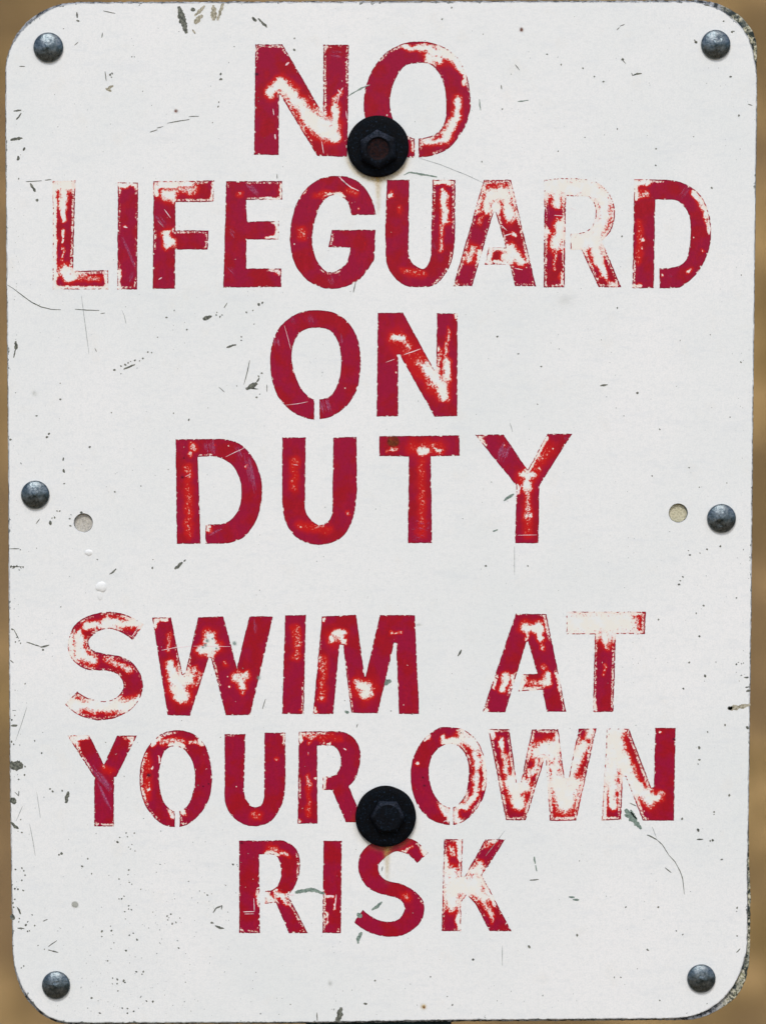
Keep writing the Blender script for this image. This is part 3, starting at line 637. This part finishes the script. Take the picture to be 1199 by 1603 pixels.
stain("rust_spot", 615.5, 691, 11, 10, M_DRUST, .8, .1, disc, n=14)
for x, y, r in [(233.7,1213.5,5),(286,747,3.2),(1054.5,1157,3),(379,1319.5,3),(402,116,4),(327,1227,2),(318.5,1231,1.8),(662,1217,2.4),(664,1230,2.4),(288.5,717,2)]:
    stain("dark_spot", x, y, r*1.2, r, M_DSPOT, 1.5, .1, g2, n=8)
stain("rust_spot", 663, 1576, 7, 7, M_RUST, 1.1, .1, g2, n=8)
stain("rust_spot", 663.5, 1576.5, 3, 3, M_DRUST, 1.6, .12, g2, n=8)
stain("rust_spot", 118, 1416, 6, 6, M_SMUDGE, 1.0, .1, disc, n=8)
for cx, cy, rx, ry, s_ in [(655,978,9,4,.9),(517,1539,6,8,.7),(885,470,26,18,.25),(55,616,7,7,.8),(330,1008,20,18,.12)]:
    stain("smudge", cx, cy, rx, ry, M_SMUDGE, s_*.5, .02, g2, n=10)
for x, y, r in [(325,1003,3.4),(322,1010,3),(333,1000,2),(367.5,1007,4),(405,1061,3.8),(318,1013,2.4),(339,1015,2)]:
    stain("smudge", x, y, r*1.3, r*1.3, M_GRN, 1.3, .1, g2, n=6)

# ---------------------------------------------------------------- chips, scratches, scuffs
def stroke_mesh(pts, w, ragged=.35, taper=True, step=1.6, seed=0):
    R = random.Random(seed); P_ = [np.array(p, float) for p in pts]
    line = []
    for a, b in zip(P_[:-1], P_[1:]):
        m = max(1, int(np.linalg.norm(b-a)/step))
        for j in range(m): line.append(a+(b-a)*j/m)
    line.append(P_[-1]); n = len(line)
    L, Rr = [], []
    ra = rb = 0.0
    for i, p in enumerate(line):
        ra = ra*.6+R.uniform(-1, 1)*.6; rb = rb*.6+R.uniform(-1, 1)*.6
        t = (line[min(i+1, n-1)]-line[max(i-1, 0)]); t = t/(np.linalg.norm(t)+1e-9); nn = np.array((t[1], -t[0]))
        u = i/(n-1) if n > 1 else 0
        q = (math.sin(math.pi*(0.08+.84*u))**.6 if taper else 1)*w/2
        L.append(p+nn*q*max(.15, 1+ragged*ra*1.5)); Rr.append(p-nn*q*max(.15, 1+ragged*rb*1.5))
    V = L+Rr; F = [(i, i+1, n+i+1, n+i) for i in range(n-1)]
    return V, F
class Bag:
    def __init__(s): s.V, s.F, s.A = [], [], []
    def add(s, V, F, d, soft=None):
        o = len(s.V); s.V += [P(v[0], v[1], d) for v in V]; s.F += [tuple(o+q for q in f) for f in F]
        s.A += [1.0 if soft is None else soft]*len(V)
def blob(x, y, r, seed, asp=1.0, n=7):
    R = random.Random(seed); ph = R.random()*6.28; th = R.random()*3.14
    V = [(x, y)]
    for i in range(n):
        a = ph+i*2*math.pi/n; q = r*R.uniform(.65, 1.25); u, v = q*math.cos(a)*asp, q*math.sin(a)
        V.append((x+u*math.cos(th)-v*math.sin(th), y+u*math.sin(th)+v*math.cos(th)))
    return V, [(0, 1+i, 1+(i+1) % n) for i in range(n)]
DCH = .085
# large chips, each a part of its own: points, width, material
BIG = [
 ("280,10 284,24 289,40 293,52",9,'C'),("303,12 302,18",7,'C'),("321,9 313,17 305,25",5,'B'),("318,24 310,30 305,37",8,'B'),("334,8 335,20 334,32",9,'B'),("350,5 345,18 341,32",5,'B'),
 ("395,27 402,33",4.5,'C'),("404,29 410,34 418,43",4.5,'C'),("302,46 306,53",3,'B'),
 ("166,138 175,143",4.5,'B'),("169,139 178,134",4,'B'),("17,219.5 25,217 36,216.5",4.5,'C'),("22,174 34,172",2.8,'C'),("26,187 31,182 34,177",2.8,'C'),("40,231 37,236",3.5,'C'),("29,244 28,251",4.2,'C'),
 ("48,287 52,293 56,300",4.6,'C'),("57,312 60,315",4.4,'C'),("121,19 121.5,28",3.2,'C'),("120,32 125,33",2.6,'C'),
 ("318,500 325,497 332,495",5.5,'C'),("355,544 364,541 370,540",3.6,'C'),("385,609 393,606 403,600",7,'C'),("393,608 404,609",2.4,'C'),("402,598 406,591",2.6,'C'),
 ("194,578 203,574 212,570.5",2.6,'C'),("25,534 26,541 25,547",5,'C'),("25,546 22,560",2,'C'),
 ("172,899 177,896 182,890",3.4,'C'),("274,891 281,885 286,880",5.2,'C'),("288,879 291,876",3.2,'C'),("100,716 100,721",3,'C'),("100,734 101.5,740",3.6,'C'),("79,815 79.5,822",4,'C'),
 ("42,1005 54,1009 65,1012.5",1.6,'C'),("64,1013 78,1010",2.2,'C'),("16,1197 24,1197 37,1199",13,'C'),("17,1250 25,1258",9,'C'),("17,1287 23,1293 30,1297",5,'C'),("18,1136 28,1135",4,'C'),
 ("108,1239 106,1247 103,1257",6,'C'),("20,1431 21,1440",7,'C'),("28,1453 39,1453.5",2.2,'C'),("28,1420 31,1425 33,1431",3,'C'),("76,1487 92,1491",2.2,'C'),("68,1442 75,1439",2.4,'C'),
 ("334,1429 338,1422 348,1417.5",2,'C'),("348,1417 347,1424",1.8,'C'),("337,1449 342,1452 351,1453.5",3.4,'C'),
 ("535,1577 532,1588 528,1599",9.5,'C'),("569,1571 575,1571.5",3.4,'C'),
 ("632,274 640,270 652,271 660,273 672,275 684,277",2.4,'G'),("546,150 556,144 566,138 579,133",2.2,'G'),
 ("462,1397 474,1395 488,1393 498,1395 508,1399",6.5,'G'),("582,1425 590,1419 598,1411.5",4.2,'G'),("560,1429 566,1436",6.5,'G'),("566,1459 562,1467 560,1477",5.5,'G'),
 ("788,784 796,779 804,773",3.8,'G'),("771,832 779,829",2.4,'G'),("602,1072 608,1068 612,1065",6.5,'G'),("540,1113 546,1116",4.5,'G'),
 ("978,1267 985,1275 993,1285 1003,1298",10,'G'),("986,1268 996,1282",4,'G'),("977,1275 984,1280",4,'G'),
 ("1140,1109 1150,1107 1162,1105.5 1174,1103",8,'B'),("1138,1109 1146,1108.5",6,'C'),("1164,1060.5 1171,1060",2.8,'C'),("1167,1082 1174,1081",3,'C'),("1166,1076 1172,1075",1.8,'C'),("1102,1056 1104,1060",4.4,'C'),
 ("1093,1168 1093.5,1173",4,'C'),("1092,1189 1096,1189",3,'C'),("1091,1297 1093,1302",4,'C'),("1090,1314 1100,1314",2.6,'C'),
 ("890,1404 899,1405",3.2,'G'),("896,1408 906,1408.5",3,'G'),("836,1341 837,1352",3.2,'G'),("838,1354 840,1364",2,'G'),("829,1378 843,1376.5",2,'C'),
 ("990,119 988,114",1.8,'C'),("990,118 996,115.5 1004,115",2.2,'C'),("939,604 951,602",2.8,'C'),("1101,7 1110,9",2,'C'),("1152,1491 1158,1485",2,'C'),("604,1063 606,1066",3,'G'),("716,1027 719,1023 722,1017",2.6,'C'),
 ("750,155 751,165 752.5,173",1.8,'G'),("784,133 785,140",1.8,'C'),("810,159 827,157",1.8,'G'),("1012,1307 1020,1310 1028,1315",2.2,'C'),("1127,1346 1131,1345",2.6,'C'),
]
MM = {'C': M_CHIP, 'G': M_CHIPG, 'B': M_CHIPB}
for i, (s_, w, m) in enumerate(BIG):
    pts = [tuple(float(q) for q in t.split(',')) for t in s_.split()]
    V, F = stroke_mesh(pts, w, .38, True, 1.5, i)
    link("paint_chip", [P(v[0], v[1], DCH) for v in V], F, MM[m], sign)
# fine scratches
FINE = ["162,17 171,19 181,21","161,51 160,59","117,71 123,66","31,104 40,104","165,112 167,127","41,284.5 56,283.5 66,283","71,282 81,281",
 "235,207 247,203","246,200.5 256,198","262,193 280,189.5 297,187","296,182.5 312,182","12,446 22,452 36,463 50,473 64,480 80,484 96,485","118,484 137,485.5 156,486","158,491 165,490","191,485 195,494 198,507",
 "356,474 351,482","391,564 388,580 382,602","343,606 352,614","15,859 31,859","16,1033 22,1038","18,887 35,887","43,1106 34,1134 25,1160","47,1290 52,1315 56,1340","58,1240 64,1280","36,1262 26,1285","76,1482 90,1472",
 "965,47 969,43","970,41 977,38","974,94 979,100","1170,163 1177,165","806,101 813,110","655,247 690,258 730,274 762,289","496,1585 497,1598","1045,1337 1056,1349 1064,1364 1068,1376 1070.5,1400","1028,1315 1036,1322 1046,1338","1020,1294 1027,1311",
 "599,1356 597.5,1364","557,441 553,458","434,272 434,280","798,662 802,676","149,545 152,551","418,602 418,613","560,1133 558,1139","416,1094 411,1110","805,855 805,900","760,1340 790,1300","63,812 57,820","985,1257 996,1262",
 "30,1238 30,1246 24,1240","20,1112 26,1112","22,985 30,1000","250,1475 252,1478","786,1480 786,1512","1040,1358 1050,1366","128,463 140,555"]
LIGHT = {"786,1480 786,1512","191,485 195,494 198,507","798,662 802,676","1020,1294 1027,1311","128,463 140,555","655,247 690,258 730,274 762,289","43,1106 34,1134 25,1160","47,1290 52,1315 56,1340","58,1240 64,1280","805,855 805,900","760,1340 790,1300","36,1262 26,1285"}
bag = Bag(); bagl = Bag()
for i, s_ in enumerate(FINE):
    pts = [tuple(float(q) for q in t.split(',')) for t in s_.split()]
    V, F = stroke_mesh(pts, .8 if s_ in LIGHT else 1.35, .3, True, 2.5, 100+i)
    (bagl if s_ in LIGHT else bag).add(V, F, DCH)
# clusters of small dark specks; positions where the photograph has them, then a thin random scatter
SPK = [(173,117,2),(176,115,1.6),(175,121,1.3),(346,116,2),(346,124,2.4),(343,160,1.3),(342,167,1.4),(30,280,1.4),(100,45,1),(207,89,1),(211,89,1),(224,143,1),(367,73,1),(333,192,1),(58,651,1.5),(17.5,688,2),(74,684,2.2),(77,679,1.8),
 (101,757,1.4),(90,800,1.3),(94,800,1.3),(86,810,1.6),(82,811,1.2),(111,823,1.8),(110,812,1.6),(112,806,1),(128,802,2),(141,700,2),(153,876,1.2),(99,720,1),(18,887,2),(22,888,2.4),(27,886,1.8),(33,888,1.4),(37,887.5,1.6),
 (239,889,1.8),(240,876,1),(180,770,1.4),(221,761,1),(264,735,1),(293,516,1.8),(261,497,1.8),(247,528,1),(378,527,1.4),(378,533,1.2),(405,476,2.4),(411,474,2),(396,486,1.2),(386,489,1.6),(339,493,1.6),(345,496,1.6),(348,493,1.2),(340,489,1),
 (402,622,1.8),(410,584,1.6),(405,589,1.5),(371,604,1),(407,617,1),(180,579,2),(190,573,1.4),(197,571,2),(201,568,1.4),(212,564,1.6),(224,561,1.8),(219,565,1.2),(232,551,1.4),(238,552,1.2),(190,585,1),(205,566,1),(95,625,1.8),(95,600,1),(175,646,1.2),(272,647,1),(296,657,1.8),
 (816,26,0.1),(707,12,1.6),(692,30,1.4),(856,85,1.4),(878,101,1.6),(912,107,1.3),(930,120,1.5),(944,128,1.6),(1089,66,2.4),(1087,63,1.4),(1145,50,2),(1148,49,1.2),(1132,33,1.3),(1143,120,2),(1156,181,1.8),(974,93,2.4),(966,202,1.3),(1026,233,1.6),(1026,259,1.4),(873,237,1.3),(754,253,1.4),(786,171,1.4),(915,215,1),(1085,214,1),
 (1113,294,2),(973,370,1.4),(461,60,1.4),(461,78,2),(966,482,1.6),(997,615,2),(976,651,1),(847,574,1.5),(811,554,1.4),(778,527,1.6),(841,633,1.2),(1032,672,1.4),(1111,524,1),(1159,567,1.4),(1142,653,1),(1064,533,1),(1078,732,1.5),(1137,756,1.2),(1020,745,1.4),(1094,763,1.2),(1079,869,1.8),(1106,860,1.8),(1127,855,1.6),(1077,862,1),(1095,866,1),(1062,915,2),(1064,909,1.4),(1068,903,1.6),(1152,936,1.6),(1101,948,1.6),(1089,960,1.4),
 (760,886,2),(826,886,1.2),(612,1113,1.2),(645,1118,1.2),(1030,970,1.8),(1094,996,1.8),(1078,1037,1.8),(1069,1078,1.8),(1134,1135,1.6),(1107,1146,1.4),(1152,1040,1.6),(1155,1037,1),(1160,1039,1),(1163,1038,1),(1160,1057,1),(1169,1139,2.6),(1141,1245,2),(1117,1271,1.8),(1067,1282,2),(1092,1196,1.2),(1117,1275,1),(1111,1316,1.6),(1115,1315.5,2.2),
 (903,1464,2),(828,1482,2.4),(1013,1487,2.2),(979,1420,1.6),(1030,1420,1.6),(1058,1457,1.4),(1068,1463,1.4),(1153,1421,1.6),(1153,1465,1.5),(740,1502,2),(708,1573,1.6),(700,1560,1),(674,1529,1.3),(587,1535,1.6),(961,1530,1.3),(971,1530,1.2),(1032,1566,1.3),(1106,1571,1),
 (83,1239,2),(98,1238,1.6),(39,1213,1.8),(30,1220,1.4),(40,1200,1.6),(79,1235,1.6),(66,1179,1.5),(55,1160,1.4),(40,1070,1.3),(96,950,1),(58,858,0.8),(184,1318,2.2),(188,1311,1.4),(198,1304,1.3),(211,1304,1.4),(200,1310,1.2),(207,1322,1),(202,1326,1),(205,1329,1),(212,1332,1),(129,1356,1.8),(138,1344,1.6),(144,1368,1.4),
 (202,1362,1.4),(201,1369,1.2),(187,1376,1.5),(203,1381,1.2),(207,1384,1),(191,1407,1.5),(187,1407,1.2),(195,1403,1.2),(202,1418,1.2),(206,1424,1.4),(202,1423,1.2),(196,1427,1.2),(221,1392,1.1),(262,1434,1.5),(268,1431,1.5),(263,1440,1.2),(270,1446,1.8),(276,1444,1.4),(282,1437,1.2),(325,1401,1.6),(332,1444,2),(365,1353,1.8),
 (160,1458,1.8),(160,1466,1.4),(175,1457,1.6),(203,1464,1.3),(209,1461,1.3),(215,1471,1.8),(198,1488,1.8),(169,1504,1.4),(179,1476,1.1),(214,1521,1.6),(225,1521,1.8),(223,1525,1.2),(177,1531,1.2),(184,1533,1.8),(184,1540,1.5),(194,1535,2),(196,1538,1.4),(185,1551,1.3),(144,1562,1.8),(157,1586,1.8),(192,1578,1.5),(200,1579,1.5),(200,1586,1.4),(210,1583,1.8),(230,1567,1.6),(240,1568,1.8),(280,1484,1.5),
 (35,1359,1.6),(38,1363,1.8),(40,1370,1.5),(25,1361,1.4),(35,1378,1.4),(24,1391,1.8),(29,1392,1.6),(37,1394,1.6),(41,1448,2),(44,1443,1.4),(55,1449,1.4),(51,1432,1.4),(44,1458,1.5),(47,1457,1.2),(31,1438,1.2),(30,1443,1.2),(38,1512,1.4),(34,1515,1.2),(60,1480,1.1),(70,1486,1.2),(24,1408,1.6),(21,1414,1.8),(22,1420,1.4),(20,1385,1.2),
 (600,152,.1),(25,1005,1.2),(33,1007,1.4),(27,998,1.2),(31,1003,1),(68,1017,1.8),(19,1127,1.6),(20,985,1.6),(24,1120,1.2),(19,1161,1.8),(22,1165,1.3),(35,1303,1.4),(33,1283,1.4),(97,1336,2.2),(93,1338,1.6)]
i = 0
for x, y, r in SPK:
    i += 1; V, F = blob(x, y, r*.85, 500+i, 1.3); bag.add(V, F, DCH)
R = random.Random(42)
for q in range(620):
    k = R.random()
    if k < .30: x, y = R.gauss(230, 90), R.gauss(1450, 90)
    elif k < .42: x, y = R.uniform(14, 34), R.uniform(200, 1500)
    elif k < .50: x, y = R.uniform(1150, 1172), R.uniform(200, 1450)
    elif k < .60: x, y = R.uniform(40, 800), R.uniform(1530, 1592)
    else: x, y = R.uniform(20, 1165), R.uniform(12, 1590)
    if not (20 < x < 1166 and 12 < y < 1590): continue
    if (x < 90 or x > 1100) and (y < 90 or y > 1510): continue
    r = min(1.2, .3+abs(R.gauss(0, .3))); V, F = blob(x, y, r, 2000+q, R.uniform(1, 1.8), 5)
    (bagl if R.random() < .6 else bag).add(V, F, DCH)
chips = link("paint_chips", bag.V, bag.F, M_CHIP, sign); chips["kind"] = "stuff"
fine = link("fine_marks", bagl.V, bagl.F, M_SCR, sign); fine["kind"] = "stuff"

# scratches through the red to white, and pink scuffs
def crop_pts(cr, s_):
    ox, oy, k = CROP[cr]; return [(ox+float(t.split(',')[0])/k, oy+float(t.split(',')[1])/k) for t in s_.split()], k
WS = [('C',"762,65 800,105 840,135 885,155",7),('C',"775,85 815,120",3),('F',"820,300 865,285 912,268",4),('F',"720,342 768,325",3),('I',"560,267 620,255 720,245",3),('I',"730,245 930,247",2.5),
 ('G',"350,170 410,140 465,115",3),('G',"115,285 145,270",3),('H',"825,390 845,350 858,320",6),('H',"835,610 945,608",2.5),('I',"430,150 400,195",5),('I',"260,330 295,295",3),('I',"440,130 420,165",4),
 ('A',"470,285 480,298",6),('A',"485,290 495,275",5),('A',"478,310 466,360",3),('A',"212,165 230,150",6),('A',"390,540 400,600",3),('A',"595,270 628,262",5),('A',"160,505 162,530",7),('A',"150,380 155,410",4),('A',"510,390 515,430",3),
 ('B',"535,378 560,385",9),('B',"790,270 830,325",3),('B',"750,345 785,380",2),('B',"755,710 775,698",5),('D',"830,395 870,432",4),('D',"920,685 975,695",4),('D',"850,468 905,452",6),('E',"250,262 285,275",2),('E',"150,308 210,312",4),
 ('Q',"55,358 100,357",3),('Q',"60,367 98,366",2.5),('Q',"98,303 100,358",2.5),('Q',"385,292 425,294",6),('Q',"434,288 428,350",3.5),('Q',"402,362 396,412",2),('Q',"238,290 262,289",4),
 ('M',"922,228 942,240",8),('M',"678,255 678,270",6),('L',"665,520 670,540",10),('L',"690,365 692,382",6),('L',"735,290 738,330",7),('L',"1072,390 1082,382",4),('L',"420,282 430,276",4),('N',"498,665 508,685",7),('N',"690,800 705,790 740,800",4),('K',"835,398 836,405",7),
 ('J',"1000,465 1008,470",6),('G',"745,215 775,218",2.5),('F',"160,140 180,210 195,270",2.5),('F',"160,580 230,572 290,560",2.5)]
wb = Bag()
for i, (cr, s_, w) in enumerate(WS):
    pts, k = crop_pts(cr, s_); V, F = stroke_mesh(pts, w/k*1.1, .35, True, 1.8, 900+i); wb.add(V, F, .07)
ws = link("white_scratches", wb.V, wb.F, M_WSCR, sign); ws["kind"] = "stuff"
# scuffs: (frame, start, end, width across, number of streaks, opacity)
SC = [('C',(185,105),(262,195),34,9,.55),('C',(700,685),(738,752),40,6,.4),('C',(80,390),(120,440),40,6,.4),('C',(60,620),(120,680),30,5,.4),('B',(520,440),(608,650),16,6,.5),('B',(730,300),(800,390),50,7,.4),('B',(700,260),(700,261),5,1,.1),
 ('F',(375,545),(400,640),55,12,.5),('F',(300,68),(320,140),50,8,.25),('F',(110,200),(122,262),26,8,.5),('F',(475,180),(480,240),16,4,.4),('F',(200,80),(230,140),40,6,.25),
 ('G',(250,68),(262,158),55,10,.45),('G',(405,90),(450,190),40,8,.4),('G',(470,130),(525,385),38,10,.5),('G',(240,640),(340,590),24,6,.35),
 ('H',(775,75),(735,200),60,14,.55),('H',(1110,45),(1100,75),14,3,.4),('L',(240,350),(405,560),50,10,.55),('L',(280,460),(408,730),14,6,.75),('L',(300,400),(400,545),34,6,.6),('I',(1060,95),(1060,180),20,5,.3),
 ('A',(430,100),(500,115),30,6,.4),('E',(990,120),(930,210),34,6,.35),('E',(100,230),(118,330),24,4,.3),('D',(370,500),(385,560),24,5,.4),('O',(1000,480),(1001,482),3,1,.1),('E',(880,680),(870,700),30,5,.35),('B',(600,650),(560,740),24,5,.35)]
pb = Bag(); R = random.Random(11)
for cr, a, b, wd, n, op in SC:
    ox, oy, k = CROP[cr]; a = np.array(a, float); b = np.array(b, float); t = (b-a)/np.linalg.norm(b-a); nn = np.array((t[1], -t[0])); L_ = np.linalg.norm(b-a)
    for q in range(n):
        o_ = nn*R.uniform(-.5, .5)*wd; s0, s1 = R.uniform(0, .35)*L_, R.uniform(.6, 1)*L_
        p0 = a+o_+t*s0; p1 = a+o_+t*s1+nn*R.uniform(-2, 2)
        w_ = R.choice((.7, 1.1, 2.0, 3.0))
        V, F = stroke_mesh([(ox+p0[0]/k, oy+p0[1]/k), (ox+p1[0]/k, oy+p1[1]/k)], w_, .25, True, 2.5, R.randint(0, 99999))
        pb.add(V, F, .045+q*.0015, op*R.uniform(.4, 1.1)*(.7 if w_ > 1.5 else 1))
for q in range(26):      # curved rubbing at the foot of the T of DUTY
    a0 = R.uniform(0, 1); ox, oy, k = CROP['H']; cx, cy = 225+R.uniform(0, 110), 530+R.uniform(0, 115)
    V, F = stroke_mesh([(ox+cx/k, oy+cy/k), (ox+(cx+12)/k, oy+(cy-6)/k), (ox+min(cx+22, 345)/k, oy+(cy+2)/k)], R.choice((.8, 1.6, 2.4)), .3, True, 2, q+70)
    pb.add(V, F, .04+q*.0009, R.uniform(.12, .4))
sc = link("pink_scuffs", pb.V, pb.F, M_PINK, sign, {"soft": pb.A}); sc["kind"] = "stuff"

# ---------------------------------------------------------------- blisters and a run in the white paint
def bump_part(name, pts, w, h, seed):
    x0, y0 = pts; V, F = [], []
    n, m = 9, 20
    for j in range(n+1):
        q = 1-j/n
        for i in range(m):
            a = 2*math.pi*i/m; rr = q*(1+.22*mnoise.noise(Vector((math.cos(a)*1.3+seed, math.sin(a)*1.3, seed))))
            V.append(P(x0+rr*w[0]*math.cos(a), y0+rr*w[1]*math.sin(a), .02+h*(1-q*q)**.7))
    for j in range(n):
        for i in range(m): F.append((j*m+i, j*m+(i+1) % m, (j+1)*m+(i+1) % m, (j+1)*m+i))
    return link(name, V, F, M_FACE, sign, {"edge": [99.0]*len(V)}, smooth=True)
for pts, w, h, sd_ in [((139.5,865),(6.5,4.8),.5,1),((159,919),(9.5,8),.75,4),((157,932),(4.5,8),.3,7)]:
    bump_part("paint_blister", pts, w, h, sd_)
